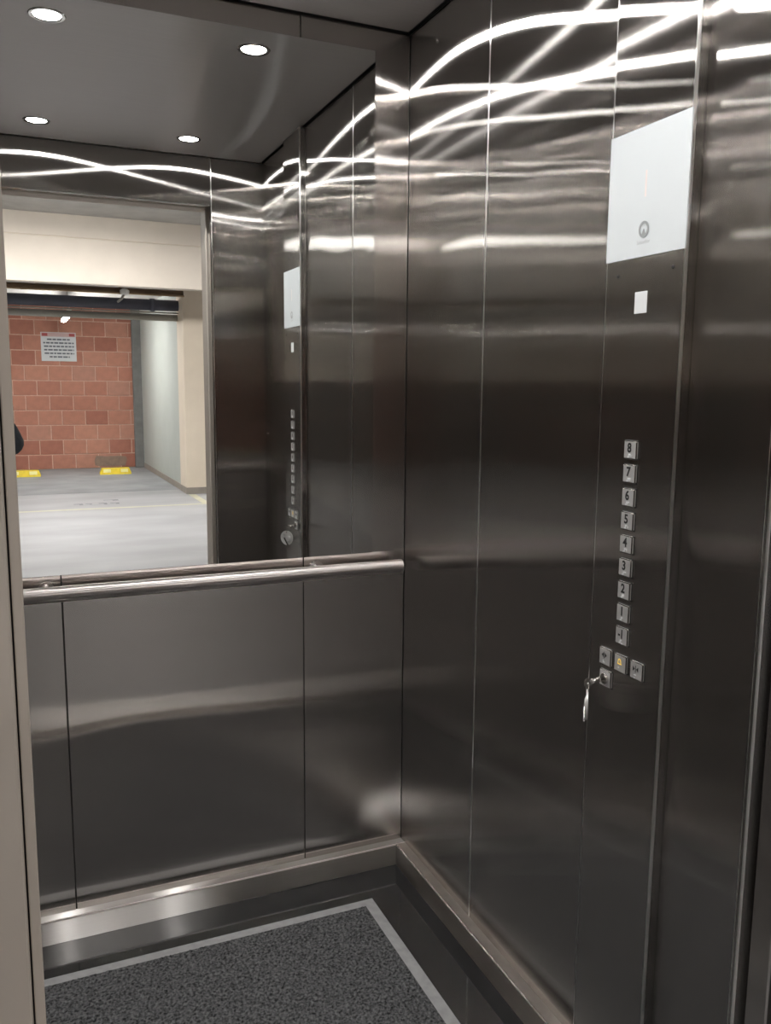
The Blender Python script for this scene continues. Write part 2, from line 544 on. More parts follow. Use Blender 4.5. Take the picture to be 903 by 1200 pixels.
# bay side wall and pillar
sw = struct(box('wall_bay', 2.055, 2.25, GY1, -7.25, 0, 2.66, PALE))
pil = struct(box('pillar', 2.045, 2.45, -7.25, -6.8, 0, 2.66, CREAM2, None, 0.006))
struct(box('baseboard_pillar', 2.037, 2.458, -7.25, -6.79, 0, 0.085, SKIRT, None, 0.002))
struct(box('baseboard_bay', 2.044, 2.056, -10.7, -7.25, 0, 0.085, SKIRT, None, 0.002))
struct(box('concrete_column', 1.915, 2.075, -10.87, -10.74, 0, 2.66, CONC, None, 0.006))
struct(box('concrete_column', -2.46, -2.28, -10.87, -10.74, 0, 2.66, CONC, None, 0.006))
wfar = struct(box('wall_garage_far', GX0, -2.46, -10.9, -10.85, 0, 2.66, PALE))
box('added_dark_band', GX0, -2.46, -10.85, -10.846, 0, 1.53, DARK_BAND, wfar)  # added out of view for the dark band in the steel reflections
wdeep = struct(box('wall_garage_deep', 2.25, GX1, -10.9, -10.85, 0, 2.66, PALE))
box('added_dark_band', 2.25, GX1, -10.85, -10.846, 0, 1.53, DARK_BAND, wdeep)
# brick wall: mortar bed with every block laid on it
bw = struct(box('wall_brick', -2.30, 1.93, -10.93, -10.858, 0, 2.66, MORTAR))
PX, PZ = 0.365, 0.2432
bmesh_cache = {}
def brick_me(L):
    k = round(L, 3)
    if k not in bmesh_cache:
        b = bmesh.new()
        box_into(b, -L / 2, L / 2, 0, 0.02, 0, PZ - 0.017, 0.003, 1)
        me = fin(b, 'brick')
        me.materials.append(BRICK)
        bmesh_cache[k] = me
    return bmesh_cache[k]
org = world_loc(bw)
for r in range(11):
    off = 0.59 if r % 2 == 0 else 0.77
    if r % 2 == 0:
        off = 0.59
    k0 = math.ceil((-2.28 - off) / PX) - 1
    for k in range(k0, 12):
        a = max(off + k * PX + 0.0085, -2.28)
        b = min(off + (k + 1) * PX - 0.0085, 1.915)
        if b - a < 0.04:
            continue
        o = link('brick', brick_me(b - a), None, bw)
        o.location = Vector(((a + b) / 2, -10.866 + random.uniform(-0.002, 0.002), r * PZ + 0.008)) - org
        o.rotation_euler = (0, 0, 0)
b = bmesh.new()
vs = [(-0.27, 0.015), (-0.2, 0.0), (0.22, 0.0), (0.25, 0.10), (0.24, 0.155), (0.12, 0.17), (-0.1, 0.165), (-0.25, 0.18), (-0.28, 0.1)]
me = prism_mesh('mortar_patch', vs, 0.012)
o = link('mortar_patch', me, PATCH, bw)
o.location = Vector((1.53, -10.85, 0.03)) - org

# ================================================================== CABIN LIGHTS
SPOT_E = emit('downlight_lens', (1.0, 0.985, 0.96), SPOT_L)
ring_me = lathe_mesh('trim_ring', [(0.0335, 0.006), (0.0335, 0.0), (0.036, -0.0025), (0.043, -0.002), (0.0455, 0.0), (0.0455, 0.002), (0.0355, 0.002), (0.0355, 0.006)], 40)
ring_me.materials.append(CHROME)
lens_me = lathe_mesh('lens', [(0.0, 0.0008), (0.02, 0.001), (0.0332, 0.002), (0.0332, 0.005), (0.0, 0.005)], 32)
lens_me.materials.append(SPOT_E)
names = ['round recessed downlight near the mirror wall, farther from the control panel',
         'round recessed downlight near the mirror wall, closer to the control panel',
         'round recessed downlight near the doorway header, farther from the control panel',
         'round recessed downlight near the doorway header, closer to the control panel']
for (sx, sy), lb in zip(SPOTS, names):
    t = tag(empty('ceiling_light', (sx, sy, H)), lb, 'ceiling light', 'recessed downlights in the cabin ceiling')
    link('trim_ring', ring_me, None, t)
    link('lens', lens_me, None, t)

# ================================================================== MIRROR AND HANDRAIL
MX0, MX1, MZ0, MZ1 = -0.110, 0.9056, 0.942, 2.257
mir = tag(empty('wall_mirror', ((MX0 + MX1) / 2, YB, MZ0)), 'tall frameless mirror above the handrail reflecting the garage', 'mirror')
box('mirror_backing', MX0 + 0.0015, MX1 - 0.0015, YB - 0.0014, YB, MZ0 + 0.0015, MZ1 - 0.0015, GLASS_EDGE, mir)
box('glass', MX0, MX1, YB - 0.0034, YB - 0.0014, MZ0, MZ1, MIRROR, mir, 0.0008, 1)

hr = tag(empty('handrail', (0.398, YB, 0.88)), 'polished steel tube handrail under the mirror', 'handrail')
RZ, RY, RR = 0.910, YB - 0.062, 0.0190
hl = world_loc(hr)
RX0, RX1 = -0.172, 0.968
pts = [(RX0, RY, RZ), (RX1, RY, RZ)]
o = link('rail', tube_mesh('rail', [Vector(p) - hl for p in pts], RR, 40), RAIL, hr)
cap_me = lathe_mesh('end_cap', [(0.0, 0.004), (0.011, 0.0035), (0.0178, 0.0), (0.0187, -0.004), (0.0, -0.004)], 28)
cap_me.materials.append(CHROME)
for xx, ry in ((RX1, math.pi / 2), (RX0, -math.pi / 2)):
    c = link('end_cap', cap_me, None, hr)
    c.location = Vector((xx, RY, RZ)) - hl
    c.rotation_euler = (0, ry, 0)
for bx in (0.055, 0.741):
    me = tube_mesh('bracket', [Vector((bx, YB + 0.001, RZ + 0.0)) - hl, Vector((bx, YB - 0.03, RZ)) - hl, Vector((bx, YB - 0.055, RZ)) - hl], 0.008, 16)
    br = link('bracket', me, CHROME, hr)
    fm = tube_mesh('flange', [Vector((bx, YB + 0.001, RZ)) - hl, Vector((bx, YB - 0.004, RZ)) - hl], 0.02, 24)
    link('flange', fm, CHROME, br)

# ================================================================== FLOOR MAT
MTX0, MTX1, MTY0, MTY1 = -0.05, 0.846, 0.80, 2.003
mat = tag(empty('floor_mat', ((MTX0 + MTX1) / 2, (MTY0 + MTY1) / 2, 0)), 'charcoal carpet mat with a flat pale grey border on the floor', 'mat')
ml = world_loc(mat)
BW = 0.032
bm = bmesh.new()
o_ = [(MTX0, MTY0), (MTX1, MTY0), (MTX1, MTY1), (MTX0, MTY1)]
i_ = [(MTX0 + BW, MTY0 + BW), (MTX1 - BW, MTY0 + BW), (MTX1 - BW, MTY1 - BW), (MTX0 + BW, MTY1 - BW)]
for k in range(4):
    k2 = (k + 1) % 4
    q = [o_[k], o_[k2], i_[k2], i_[k]]
    zb = [0.0, 0.0, 0.0, 0.0]
    zt = [0.0022, 0.0022, 0.006, 0.006]
    lo = [bm.verts.new((p[0] - ml.x, p[1] - ml.y, 0.0003)) for p in q]
    hi = [bm.verts.new((p[0] - ml.x, p[1] - ml.y, z)) for p, z in zip(q, zt)]
    bm.faces.new(lo[::-1])
    bm.faces.new(hi)
    for j in range(4):
        bm.faces.new((lo[j], lo[(j + 1) % 4], hi[(j + 1) % 4], hi[j]))
bmesh.ops.remove_doubles(bm, verts=bm.verts, dist=1e-5)
link('border', fin(bm, 'border'), MATEDGE, mat)
px0, px1, py0, py1 = MTX0 + BW, MTX1 - BW, MTY0 + BW, MTY1 - BW
NX, NY = 210, 290
verts, faces = [], []
for j in range(NY + 1):
    for i in range(NX + 1):
        e = i in (0, NX) or j in (0, NY)
        verts.append((px0 + (px1 - px0) * i / NX - ml.x + (0 if e else random.uniform(-.001, .001)),
                      py0 + (py1 - py0) * j / NY - ml.y + (0 if e else random.uniform(-.001, .001)),
                      0.006 if e else 0.0055 + random.random() * 0.0045))
for j in range(NY):
    for i in range(NX):
        a = j * (NX + 1) + i
        faces.append((a, a + 1, a + NX + 2, a + NX + 1))
me = bpy.data.meshes.new('pile')
me.from_pydata(verts, [], faces)
po = link('pile', me, PILE, mat)
po['kind'] = 'stuff'

# ================================================================== CONTROL PANEL
CX = 0.984
cop = tag(empty('control_panel', (CX, 1.179, 0)), 'raised full-height steel column with floor buttons and white display', 'control panel')
cl = world_loc(cop)
box('column_cover', CX, XR + 0.008, 1.0795, 1.2785, 0.0, H, STEEL_V, cop, 0.004, 3, EDGE)
# display glass: a white sheet as wide as the column
disp = box('display', CX - 0.0016, CX + 0.001, 1.0815, 1.2775, 1.6195, 1.8300, WHITE_GLASS, cop, 0.0006, 1)
dlc = world_loc(disp)
FX = CX - 0.0016
def on_panel(name, me, mt, parent, y, z, x=FX - 0.0001, rot=True):
    o = link(name, me, mt, parent)
    o.location = Vector((x, y, z)) - world_loc(parent)
    if rot:
        o.rotation_euler = ROT_RIGHT
    return o
# emblem: a ring with a slim drop rising from its foot
ang = [math.pi * 2 * k / 40 for k in range(40)]
outer = [(0.0125 * math.cos(a), 0.0135 * math.sin(a)) for a in ang]
drop = []
for k in range(40):
    a = -math.pi / 2 + 0.13 + (2 * math.pi - 0.26) * k / 39
    drop.append((0.0082 * math.cos(a), 0.0092 * math.sin(a)))
drop = drop + [(-0.0034, -0.0088), (-0.0009, 0.001), (0.0009, 0.001), (0.0034, -0.0088)]
drop = drop[2:38] + [(-0.0042, -0.0079), (-0.0008, 0.0008), (0.0008, 0.0008), (0.0042, -0.0079)]
em = prism_mesh('emblem', outer, 0.0004, [drop])
for v in em.vertices:
    x, y, z = v.co
    v.co = (x, z, y)
on_panel('emblem', em, LOGO, disp, 1.1805, 1.664, x=FX - 0.0004)
on_panel('lettering', text_mesh('lettering', 'Schindler', 0.0088, 0.0002, 1.0), LOGO2, disp, 1.181, 1.6435, x=FX - 0.0001)
on_panel('floor_digit', text_mesh('floor_digit', '1', 0.062, 0.0002, 0.6), PINK, disp, 1.181, 1.735, x=FX - 0.0001)
# screws
scr = lathe_mesh('screw', [(0.0, 0.0015), (0.0025, 0.0012), (0.0034, 0.0), (0.0034, -0.002), (0.0, -0.002)], 16)
for y in (1.244, 1.108):
    on_panel('screw', scr, BLACK_PRINT, cop, y, 1.594, x=CX)
# buttons
bm = bmesh.new()
box_into(bm, -0.0165, 0.0165, -0.016, 0.016, -0.001, 0.0045, 0.0018, 2)
btn_me = fin(bm, 'button')
btn_me.materials.append(SATIN)
edge_faces(btn_me, CHROME)
bm = bmesh.new()
box_into(bm, -0.0178, 0.0178, -0.0173, 0.0173, -0.001, 0.0008, 0.0003, 1)
bez_me = fin(bm, 'bezel')
bez_me.materials.append(BLACK_PRINT)
dot_me = lathe_mesh('braille_dot', [(0.0, 0.0010), (0.0009, 0.0008), (0.0013, 0.0), (0.0, 0.0)], 10)
dot_me.materials.append(WHITE_PAPER)
BR = {'8': [(0, 0), (0, 1), (1, 1)], '7': [(0, 0), (0, 1), (1, 0), (1, 1)], '6': [(0, 0), (0, 1), (1, 0)], '5': [(0, 0), (1, 1)],
      '4': [(0, 0), (1, 0), (1, 1)], '3': [(0, 0), (1, 0)], '2': [(0, 0), (0, 1)], '1': [(0, 0)], '-1': [(0, 2), (1, 2), (0, 0)],
      'open': [(0, 0), (1, 1), (0, 1)], 'bell': [(0, 0)], 'close': [(0, 0), (1, 0), (0, 2)]}
def add_button(key, y, z, glyph_me, gm):
    bt = on_panel('button', btn_me, None, cop, y, z, x=CX)
    link('bezel', bez_me, None, bt)
    if glyph_me is not None:
        g = link('symbol' if key in ('open', 'bell', 'close') else 'numeral', glyph_me, gm, bt)
        g.location = (-0.0015, 0.0028, 0.0045)
    for (c, r) in BR.get(key, []):
        for base in ((-0.0035, -0.0092),) if key not in ('8', '7', '6', '5', '4', '3', '2', '1', '-1') else ((0.0010, -0.0092),):
            d = link('braille_dot', dot_me, None, bt)
            d.location = (base[0] + c * 0.0028, base[1] - r * 0.0026 + 0.001, 0.0045)
    if key in ('8', '7', '6', '5', '4', '3', '2', '1', '-1'):
        for (c, r) in ((1, 0), (1, 1), (0, 2), (1, 2)):      # the number sign before each digit
            d = link('braille_dot', dot_me, None, bt)
            d.location = (-0.0048 + c * 0.0028, -0.0082 - (r - 0) * 0.0022, 0.0045)
    return bt
PITCH = 0.04162
for i, s in enumerate(['8', '7', '6', '5', '4', '3', '2', '1', '-1']):
    add_button(s, 1.1845 - 0.0002 * i, 1.2955 - PITCH * i, text_mesh('numeral', s, 0.0225, 0.0003, 0.92 if s != '-1' else 0.78, 0.0007), BLACK_PRINT)
# door symbols: two arrowheads parting from or meeting at a bar
def door_symbol(open_):
    bm = bmesh.new()
    box_into(bm, -0.0006, 0.0006, -0.0065, 0.0065, 0, 0.0004)
    for s in (-1, 1):
        tip, base = (0.0072, 0.0022) if open_ else (0.0018, 0.0068)
        ps = [(s * tip, 0), (s * base, 0.0045), (s * base, -0.0045)]
        lo = [bm.verts.new((x, y, 0)) for x, y in ps]
        hi = [bm.verts.new((x, y, 0.0004)) for x, y in ps]
        bm.faces.new(lo)
        bm.faces.new(hi)
        for j in range(3):
            bm.faces.new((lo[j], lo[(j + 1) % 3], hi[(j + 1) % 3], hi[j]))
    return fin(bm, 'symbol')
bell_o = [(-0.0060, -0.0045), (-0.0044, -0.0030), (-0.0040, 0.0020), (-0.0026, 0.0046), (-0.0008, 0.0056), (0, 0.0066), (0.0008, 0.0056),
          (0.0026, 0.0046), (0.0040, 0.0020), (0.0044, -0.0030), (0.0060, -0.0045)]
bell_i = [(-0.0034, -0.0032), (-0.0029, 0.0018), (-0.0018, 0.0036), (0, 0.0044), (0.0018, 0.0036), (0.0029, 0.0018), (0.0034, -0.0032)]
bell = prism_mesh('symbol', bell_o, 0.0004, [bell_i])
for v in bell.vertices:
    x, y, z = v.co
    v.co = (x, z, y)
add_button('open', 1.2255, 0.9115, door_symbol(True), BLACK_PRINT)
add_button('bell', 1.1825, 0.9115, bell, YELLOW_PRINT)
add_button('close', 1.1390, 0.9115, door_symbol(False), BLACK_PRINT)
# key switch plate below the first of the three
KY, KZ = 1.2225, 0.8710
ks = add_button('lock', KY, KZ, None, None)
ks.name = 'key_switch'
barrel = lathe_mesh('lock_barrel', [(0.0, 0.008), (0.0095, 0.008), (0.0105, 0.007), (0.0105, 0.0), (0.0, 0.0)], 28)
k_ = link('lock_barrel', barrel, CHROME, ks)

# ------------------------------------------------------------------ keys hanging in the switch
keys = tag(empty('bunch_of_keys', (CX - 0.007, KY, KZ)), 'bunch of steel keys with round fob hanging in the key switch', 'keys')
o = link('key_shaft', tube_mesh('key_shaft', [(-0.002, 0, 0), (-0.016, 0, -0.0005), (-0.028, 0, -0.0025)], 0.005, 16, radii=[0.0052, 0.0052, 0.0044]), CHROME, keys)
bow = prism_mesh('key_bow', circ(0, 0, 0.009, 24), 0.0022, [circ(0.003, -0.001, 0.0032, 14)])
o = link('key_bow', bow, CHROME, keys)
o.location = (-0.034, 0.0, -0.004)
rg = link('split_ring', torus_mesh('split_ring', 0.0085, 0.0011), CHROME, keys)
rg.location = (-0.036, 0, -0.0125)
rg.rotation_euler = (0, 0, math.radians(70))
# fob: a flat round plate with two small holes and a raised round boss, turned about the vertical
ANG = math.radians(52)
fob = prism_mesh('fob', circ(0, 0, 0.0275, 48), 0.004, [circ(-0.0015, 0.0205, 0.0030, 14), circ(-0.0125, 0.0105, 0.0026, 14), circ(-0.0185, -0.001, 0.0020, 12)])
fo = link('fob', fob, FOB, keys)
fo.location = (-0.0325, 0.0, -0.0455)
fo.rotation_euler = (0, 0, ANG)
bs = link('boss', lathe_mesh('boss', [(0.0, 0.003), (0.010, 0.003), (0.0118, 0.0018), (0.0125, 0.0), (0.0135, 0.0), (0.0135, 0.0012), (0.0150, 0.0012), (0.0150, -0.001), (0, -0.001)], 32), SATIN, fo)
bs.location = (0.006, 0.004, -0.002)
bs.rotation_euler = (-math.pi / 2, 0, 0)
ko = [(-0.003, 0.03), (0.003, 0.03), (0.003, 0.002), (0.0045, 0.0), (0.003, -0.002), (0.0045, -0.005), (0.003, -0.008), (0.0042, -0.012), (0.0, -0.018), (-0.003, -0.014)]
kk = link('loose_key', prism_mesh('loose_key', ko, 0.0022), CHROME, keys)
kk.location = Vector((-0.0325, 0.0, -0.0455)) + Vector((0.0065 * math.cos(ANG) - 0.0055 * math.sin(ANG), 0.0065 * math.sin(ANG) + 0.0055 * math.cos(ANG), -0.0245))
kk.rotation_euler = (0, math.radians(-32), ANG)

# small white sticker under the display
st = box('sticker', CX - 0.0006, CX + 0.0001, 1.1655, 1.1965, 1.5270, 1.5630, WHITE_PAPER, None, 0.0002)
tag(st, 'small blank white sticker stuck on steel below the white display', 'sticker')
# fixing bolt high on the right wall by the corner
bo = link('wall_bolt', lathe_mesh('wall_bolt', [(0.0, 0.004), (0.004, 0.0036), (0.0062, 0.002), (0.0066, 0.0), (0.0066, -0.002), (0, -0.002)], 18), CHROME)
bo.location = (XR, 2.007, 2.244)
bo.rotation_euler = (0, -math.pi / 2, 0)
tag(bo, 'small steel dome bolt high on the side wall near the mirror corner', 'bolt')

# ================================================================== GARAGE THINGS
def pipe(name, y, z, r, mt, label, cat='pipe', x0=GX0, x1=2.045, joints=()):
    e = tag(empty(name, ((x0 + x1) / 2, y, z)), label, cat)
    l = world_loc(e)
    link('run', tube_mesh('run', [Vector((x0, y, z)) - l, Vector((x1, y, z)) - l], r, 24), mt, e)
    for j in joints:
        link('collar', tube_mesh('collar', [Vector((j - 0.03, y, z)) - l, Vector((j + 0.03, y, z)) - l], r * 1.16, 24), mt, e)
    return e
pipe('ceiling_pipe', -6.75, 2.535, 0.038, PIPE_BROWN, 'dark brown pipe just under the cream beam', joints=(-1.2, 1.3))
pipe('ceiling_pipe', -6.68, 2.500, 0.011, PIPE_TAN, 'thin tan conduit running below the brown pipe', 'conduit', joints=(0.2,))
pipe('ceiling_pipe', -7.12, 2.415, 0.070, PIPE_BLUE, 'thick slate blue pipe across the parking bay', joints=(-0.6, 1.72), x1=2.05)
pipe('ceiling_pipe', -7.10, 2.322, 0.010, PIPE_GREY, 'thin grey conduit between the slate blue and grey pipes', 'conduit', joints=(0.9,))
pipe('ceiling_pipe', -7.20, 2.268, 0.043, PIPE_GREY, 'pale grey pipe, lowest of the pipes in the bay', joints=(-0.3,))
# valve on the brown pipe
vl = tag(empty('pipe_valve', (1.33, -6.66, 2.52)), 'small white valve with hanging lever on the brown pipe', 'valve')
link('valve_body', lathe_mesh('valve_body', [(0.0, 0.035), (0.03, 0.03), (0.055, 0.012), (0.055, -0.02), (0.03, -0.04), (0.0, -0.045)], 16), WHITE_PLASTIC, vl)
link('lever', tube_mesh('lever', [(-0.01, 0, -0.04), (-0.04, 0.01, -0.09), (-0.09, 0.02, -0.13)], 0.014, 10), PIPE_GREY, vl)

# battens: an unlit housing with a glowing tube cover
def batten(loc, along, length, L, label, hw=0.13):
    e = tag(empty('batten_light', loc), label, 'lamp', 'linear battens on the garage ceiling')
    hl_ = length / 2
    ex_ = (hl_, hw) if along == 'x' else (hw, hl_)
    x, y, z = loc
    box('housing', x - ex_[0], x + ex_[0], y - ex_[1], y + ex_[1], z + 0.03, z + 0.075, WHITE_PLASTIC, e, 0.005)
    box('tube_cover', x - ex_[0] * 0.97, x + ex_[0] * 0.97, y - ex_[1] * 0.85, y + ex_[1] * 0.85, z, z + 0.03, emit('batten_glow', (1, 0.98, 0.95), L), e, 0.008, 2)
    for s in (-1, 1):
        rx, ry = (s * hl_ * 0.7, 0) if along == 'x' else (0, s * hl_ * 0.7)
        zc = 2.66 if y < -6.25 else GH
        link('hanger', tube_mesh('hanger', [Vector((rx, ry, 0.075)), Vector((rx, ry, zc - z))], 0.006, 8), PIPE_GREY, e)
    return e
batten((0.77, -8.70, 2.31), 'y', 1.5, BAY_L, 'glowing batten lamp inside the parking bay before the brick wall', 0.03)
batten((4.3, -8.7, 2.36), 'y', 1.5, BAY_L, 'added unseen batten lamp in the bay beyond the pillar', 0.03)  # unseen lamp added to brighten the upper far wall
batten((-4.2, -8.7, 2.36), 'y', 1.5, BAY_L, 'added unseen batten lamp in the bay past the end of the brick wall', 0.03)  # its twin for the opposite bay, likewise added and unseen
batten((4.2, -5.68, 3.14), 'x', 2.4, FILL_L * 0.4, 'added unseen batten lamp over the aisle in front of the pillar')  # aisle lamps added out of sight to light beam and floor
batten((-2.2, -5.68, 3.14), 'x', 2.4, FILL_L * 0.4, 'added unseen batten lamp over the aisle away from the pillar')
batten((0.4, -4.3, 3.14), 'x', 2.4, FILL_L * 0.66, 'added unseen panel lamp over the floor before the lift doorway', 0.26)  # wide fill lamp added out of sight for beam, pillar and floor

# wheel stops
def wheel_stop(x, label):
    e = tag(empty('wheel_stop', (x, -9.72, 0)), label, 'wheel stop', 'yellow wheel stops before the brick wall')
    prof = [(-0.235, 0.0), (-0.20, 0.10), (0.20, 0.10), (0.235, 0.0)]
    bm = bmesh.new()
    ys = [(-0.075, 0.0), (-0.05, 0.1), (0.05, 0.1), (0.075, 0.0)]
    ends = []
    for (xx, kx) in ((-0.235, 1), (-0.205, 0), (0.205, 0), (0.235, 1)):
        ends.append([bm.verts.new((xx, yy, zz * (0.35 if kx else 1))) for yy, zz in ys])
    for a, b_ in zip(ends, ends[1:]):
        for j in range(4):
            bm.faces.new((a[j], a[(j + 1) % 4], b_[(j + 1) % 4], b_[j]))
    bm.faces.new(ends[0])
    bm.faces.new(ends[-1][::-1])
    body = link('body', fin(bm, 'body'), YELLOW, e)
    for s in (-1, 1):
        bb = bmesh.new()
        q = [(-0.055 + s * 0.13, 0.068, 0.034), (0.055 + s * 0.13, 0.068, 0.034), (0.055 + s * 0.13, 0.0555, 0.085), (-0.055 + s * 0.13, 0.0555, 0.085)]
        lo = [bb.verts.new(p) for p in q]
        hi = [bb.verts.new((p[0], p[1] + 0.004, p[2] + 0.001)) for p in q]
        bb.faces.new(lo); bb.faces.new(hi)
        for j in range(4):
            bb.faces.new((lo[j], lo[(j + 1) % 4], hi[(j + 1) % 4], hi[j]))
        link('reflector', fin(bb, 'reflector'), PALE_YEL, body)
    return e
wheel_stop(1.465, 'yellow wheel stop below the pale mortar patch on the brick wall')
wheel_stop(0.13, 'yellow wheel stop standing away from the pale bay side wall')

# notice on the brick wall
sg = tag(empty('notice_sign', (0.765, -10.845, 1.775)), 'white printed notice with red header on the brick wall', 'sign')
box('board', 0.495, 1.035, -10.846, -10.838, 1.775, 2.24, SIGN_WHITE, sg, 0.001)
hb = box('header_band', 0.505, 1.025, -10.838, -10.8365, 2.170, 2.232, SIGN_PINK, sg)
box('header_mark', 0.515, 0.60, -10.8365, -10.8355, 2.178, 2.224, SIGN_RED, hb, 0.0)
box('header_mark', 0.93, 1.015, -10.8365, -10.8355, 2.178, 2.224, SIGN_RED, hb, 0.0)
for i, (a, b) in enumerate([(0.59, 0.94), (0.53, 1.0), (0.54, 1.0), (0.54, 1.0), (0.545, 1.0), (0.62, 0.93)]):
    z = 2.125 - i * 0.056
    bm = bmesh.new()
    x = a
    while x < b - 0.01:
        wd = random.uniform(0.03, 0.075)
        x2 = min(x + wd, b)
        box_into(bm, x - 0.765, x2 - 0.765, 0.0, 0.001, -0.012, 0.012)
        x = x2 + 0.012
    ln = link('text_line', fin(bm, 'text_line'), SIGN_INK, sg)
    ln.location = Vector((0.765, -10.838, z)) - world_loc(sg)

# painted floor lines and a worn dark stencil
struct(box('floor_line', GX0 + 0.2, 2.05, -5.85, -5.77, 0.0, 0.0012, LINE_YEL))
struct(box('floor_line', 2.05, 2.14, -6.75, -5.77, 0.0, 0.0012, LINE_YEL))
sten = bmesh.new()
for k, (x, y, wd, dp) in enumerate([(0.62, -6.28, .10, .10), (0.75, -6.26, .07, .07), (0.90, -6.28, .09, .12), (1.03, -6.26, .10, .10), (0.98, -6.55, .17, .08)]):
    box_into(sten, x - 0.8, x + wd - 0.8, y + 6.3, y + dp * 0.35 + 6.3, 0, 0.0010)
    box_into(sten, x + wd * 0.6 - 0.8, x + wd - 0.8, y + 6.3, y + dp + 6.3, 0, 0.0011)
so = link('floor_stencil', fin(sten, 'floor_stencil'), STENCIL)
so.location = (0.8, -6.3, 0.0)
struct(so)

# ================================================================== PHOTOGRAPHER AND PHONE
def skin_obj(name, verts, edges, radii, mat, parent, root=0, sub=2):
    me = bpy.data.meshes.new(name)
    me.from_pydata([tuple(v) for v in verts], edges, [])
    o = link(name, me, None, parent)
    md = o.modifiers.new('skin', 'SKIN')
    for i, sv in enumerate(me.skin_vertices[0].data):
        r_ = radii[i]
        sv.radius = (r_, r_) if not isinstance(r_, tuple) else r_
        sv.use_root = (i == root)
    md.use_smooth_shade = True
    sb = o.modifiers.new('sub', 'SUBSURF')
    sb.levels = sb.render_levels = sub
    dg = bpy.context.evaluated_depsgraph_get()
    nm = bpy.data.meshes.new_from_object(o.evaluated_get(dg))
    nm.name = name
    o.modifiers.clear()
    o.data = nm
    nm.materials.clear()
    nm.materials.append(mat)
    for p in nm.polygons:
        p.use_smooth = True
    return o

PB = Vector((-0.285, -0.40, 0.0))
person = tag(empty('person', PB), 'person in a dark jacket outside the doorway holding up a phone', 'person')
def rel(*pts):
    return [Vector(p) - PB for p in pts]
# joints in world coordinates
pel, waist, chest, neck, headb, headt = (-.285, -.40, .90), (-.285, -.40, 1.05), (-.285, -.40, 1.24), (-.28, -.39, 1.40), (-.27, -.365, 1.47), (-.265, -.36, 1.585)
shR, elR, wrR = (-.125, -.375, 1.315), (0.002, -.255, 1.075), (-.045, -.085, 1.255)
shL, elL, wrL = (-.44, -.41, 1.32), (-.49, -.42, 1.07), (-.475, -.33, .86)
hpR, knR, anR, toR = (-.205, -.40, .86), (-.195, -.375, .47), (-.195, -.41, .085), (-.185, -.28, .04)
hpL, knL, anL, toL = (-.365, -.41, .86), (-.375, -.39, .47), (-.38, -.43, .085), (-.39, -.30, .04)
V = [pel, waist, chest, neck, headb, headt, shR, elR, wrR, shL, elL, wrL, hpR, knR, anR, toR, hpL, knL, anL, toL]
Eg = [(0, 1), (1, 2), (2, 3), (3, 4), (4, 5), (2, 6), (6, 7), (7, 8), (2, 9), (9, 10), (10, 11), (0, 12), (12, 13), (13, 14), (14, 15), (0, 16), (16, 17), (17, 18), (18, 19)]
Rd = [(.13, .095), (.12, .085), (.13, .095), .052, .068, .078, .045, .036, .026, .045, .036, .026, .078, .052, .036, .03, .078, .052, .036, .03]
skin_obj('body', rel(*V), Eg, Rd, SKIN, person)
# clothing
jv = [(-.285, -.40, .84), waist, chest, (-.285, -.395, 1.35), shR, elR, (-.04, -.11, 1.228), shL, elL, (-.476, -.335, .875)]
skin_obj('jacket', rel(*jv), [(0, 1), (1, 2), (2, 3), (2, 4), (4, 5), (5, 6), (2, 7), (7, 8), (8, 9)],
         [(.160, .140), (.148, .125), (.150, .112), (.075, .075), .066, .068, .048, .066, .052, .040], JACKET, person, 1)
tv = [(-.285, -.40, .93), (-.285, -.40, 1.02), (-.285, -.40, .86), (-.205, -.40, .76), knR, (-.195, -.405, .075), (-.365, -.41, .76), knL, (-.38, -.425, .075)]
skin_obj('trousers', rel(*tv), [(0, 1), (0, 2), (2, 3), (3, 4), (4, 5), (2, 6), (6, 7), (7, 8)], [.125, .115, .12, .085, .064, .055, .085, .064, .055], TROUSERS, person)
for a, t_ in ((anR, toR), (anL, toL)):
    a_, t2 = Vector(a), Vector(t_)
    skin_obj('shoe', rel((a_.x, a_.y - .04, .048), (a_.x, a_.y + .03, .055), (t2.x, t2.y, .045), (t2.x, t2.y + .06, .038)),
             [(0, 1), (1, 2), (2, 3)], [.042, .048, .046, .030], SHOE, person)
# head details (facing +y, slightly turned to the right)
HC = Vector((-.265, -.355, 1.535)) - PB
hd_bm = bmesh.new()
bmesh.ops.create_uvsphere(hd_bm, u_segments=24, v_segments=16, radius=1.0)
for v in hd_bm.verts:
    v.co = Vector((v.co.x * .086, v.co.y * .102, v.co.z * .098))
    if v.co.y > 0.03 and v.co.z < 0.055:
        v.co.y = 0.03
    if v.co.z < -0.03:
        v.co.z = -0.03 - (v.co.z + 0.03) * -0.5
hair = link('hair', fin(hd_bm, 'hair', True), HAIR, person)
hair.location = HC + Vector((0, -0.006, 0.032))
for s in (-1, 1):
    eb = bmesh.new()
    bmesh.ops.create_uvsphere(eb, u_segments=14, v_segments=10, radius=0.0095)
    e_ = link('eye', fin(eb, 'eye', True), EYEW, person)
    e_.location = HC + Vector((s * 0.030, 0.065, 0.0))
    pb_ = bmesh.new()
    bmesh.ops.create_uvsphere(pb_, u_segments=10, v_segments=8, radius=0.0048)
    p_ = link('iris', fin(pb_, 'iris', True), BLACK_PRINT, e_)
    p_.location = (0, 0.0060, 0)
    skin_obj('ear', [HC + Vector((s * .078, -.01, .012)), HC + Vector((s * .086, -.018, .0)), HC + Vector((s * .080, -.008, -.028))], [(0, 1), (1, 2)], [.012, .014, .009], SKIN, person, 1)
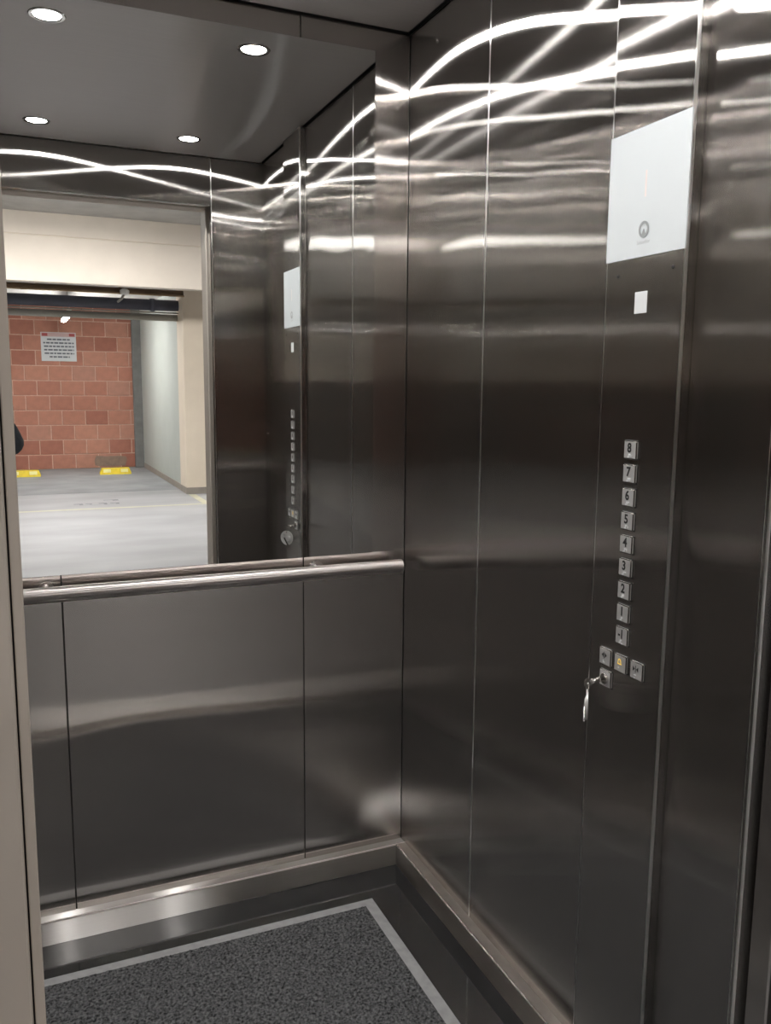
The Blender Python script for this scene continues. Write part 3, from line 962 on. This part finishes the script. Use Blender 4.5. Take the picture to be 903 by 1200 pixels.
skin_obj('nose', [HC + Vector((0, .076, .008)), HC + Vector((0, .094, -.022)), HC + Vector((0, .078, -.03))], [(0, 1), (1, 2)], [.009, .013, .010], SKIN, person, 1)
skin_obj('mouth', [HC + Vector((-.02, .070, -.052)), HC + Vector((0, .078, -.052)), HC + Vector((.02, .070, -.052))], [(0, 1), (1, 2)], [.005, .007, .005],
         pbr('lips', (0.42, 0.17, 0.14), 0.5, 0, 0.05), person, 1)
# the phone: its lens sits where the picture was taken from
PC = CAM_POS - F * 0.0085 - R * 0.029 - U * 0.058
ph = empty('mobile_phone', PC)
tag(ph, 'graphite mobile phone held upright by the person at the doorway', 'phone')
rotm = Matrix((R, U, -F)).transposed()
ph.rotation_euler = rotm.to_euler()
bm = bmesh.new()
box_into(bm, -.037, .037, -.0795, .0795, -.004, .004, .003, 3)
link('phone_body', fin(bm, 'phone_body'), PHONE, ph)
bm = bmesh.new()
box_into(bm, -.0345, .0345, -.076, .076, .0039, .0043, .0, 1)
link('screen', fin(bm, 'screen'), pbr('phone_screen_glass', (0.05, 0.055, 0.06), 0.1, 0, 0.05), ph)
bm = bmesh.new()
box_into(bm, .008, .034, .022, .074, -.0052, -.0038, .0005, 1)
link('lens_island', fin(bm, 'lens_island'), DARK, ph)
# right hand closed round the lower half of the phone
def wp(a, b, c):     # phone coordinates (right, up, towards the person) -> relative to the person
    return PC + R * a + U * b - F * c - PB
palm = [Vector(wrR) - PB, wp(.020, -.085, .042), wp(.012, -.055, .038), wp(-.010, -.040, .034)]
skin_obj('hand', palm, [(0, 1), (1, 2), (2, 3)], [.026, .03, .028, .020], SKIN, person)
for k, (b0, ln) in enumerate([(-.044, 1.0), (-.058, 1.06), (-.072, 1.0), (-.085, .85)]):
    pts = [wp(.022, b0 - .012, .028), wp(.043, b0 - .004, .010), wp(.043, b0, -.008), wp(.043 - .026 * ln, b0 + .003, -.012)]
    skin_obj('finger', pts, [(0, 1), (1, 2), (2, 3)], [.0085, .0076, .0072, .0065], SKIN, person)
skin_obj('thumb', [wp(.005, -.065, .032), wp(-.022, -.045, .020), wp(-.047, -.02, .012), wp(-.048, .004, .004)], [(0, 1), (1, 2), (2, 3)], [.013, .0115, .010, .008], SKIN, person)
lh = Vector(wrL) - PB
skin_obj('hand', [lh + Vector((-.002, -.025, .05)), lh, lh + Vector((0, .03, -.05)), lh + Vector((0, .05, -.1))], [(0, 1), (1, 2), (2, 3)], [.027, .027, .03, .026], SKIN, person, 1)
for k in range(4):
    x = -.025 + k * .017
    skin_obj('finger', [lh + Vector((x * .8, .045, -.085)), lh + Vector((x, .06, -.12)), lh + Vector((x, .055, -.145 + abs(k - 1.5) * .006))], [(0, 1), (1, 2)], [.0092, .0085, .007], SKIN, person)
skin_obj('thumb', [lh + Vector((.02, .035, -.04)), lh + Vector((.035, .06, -.07)), lh + Vector((.032, .07, -.095))], [(0, 1), (1, 2)], [.012, .0105, .008], SKIN, person)
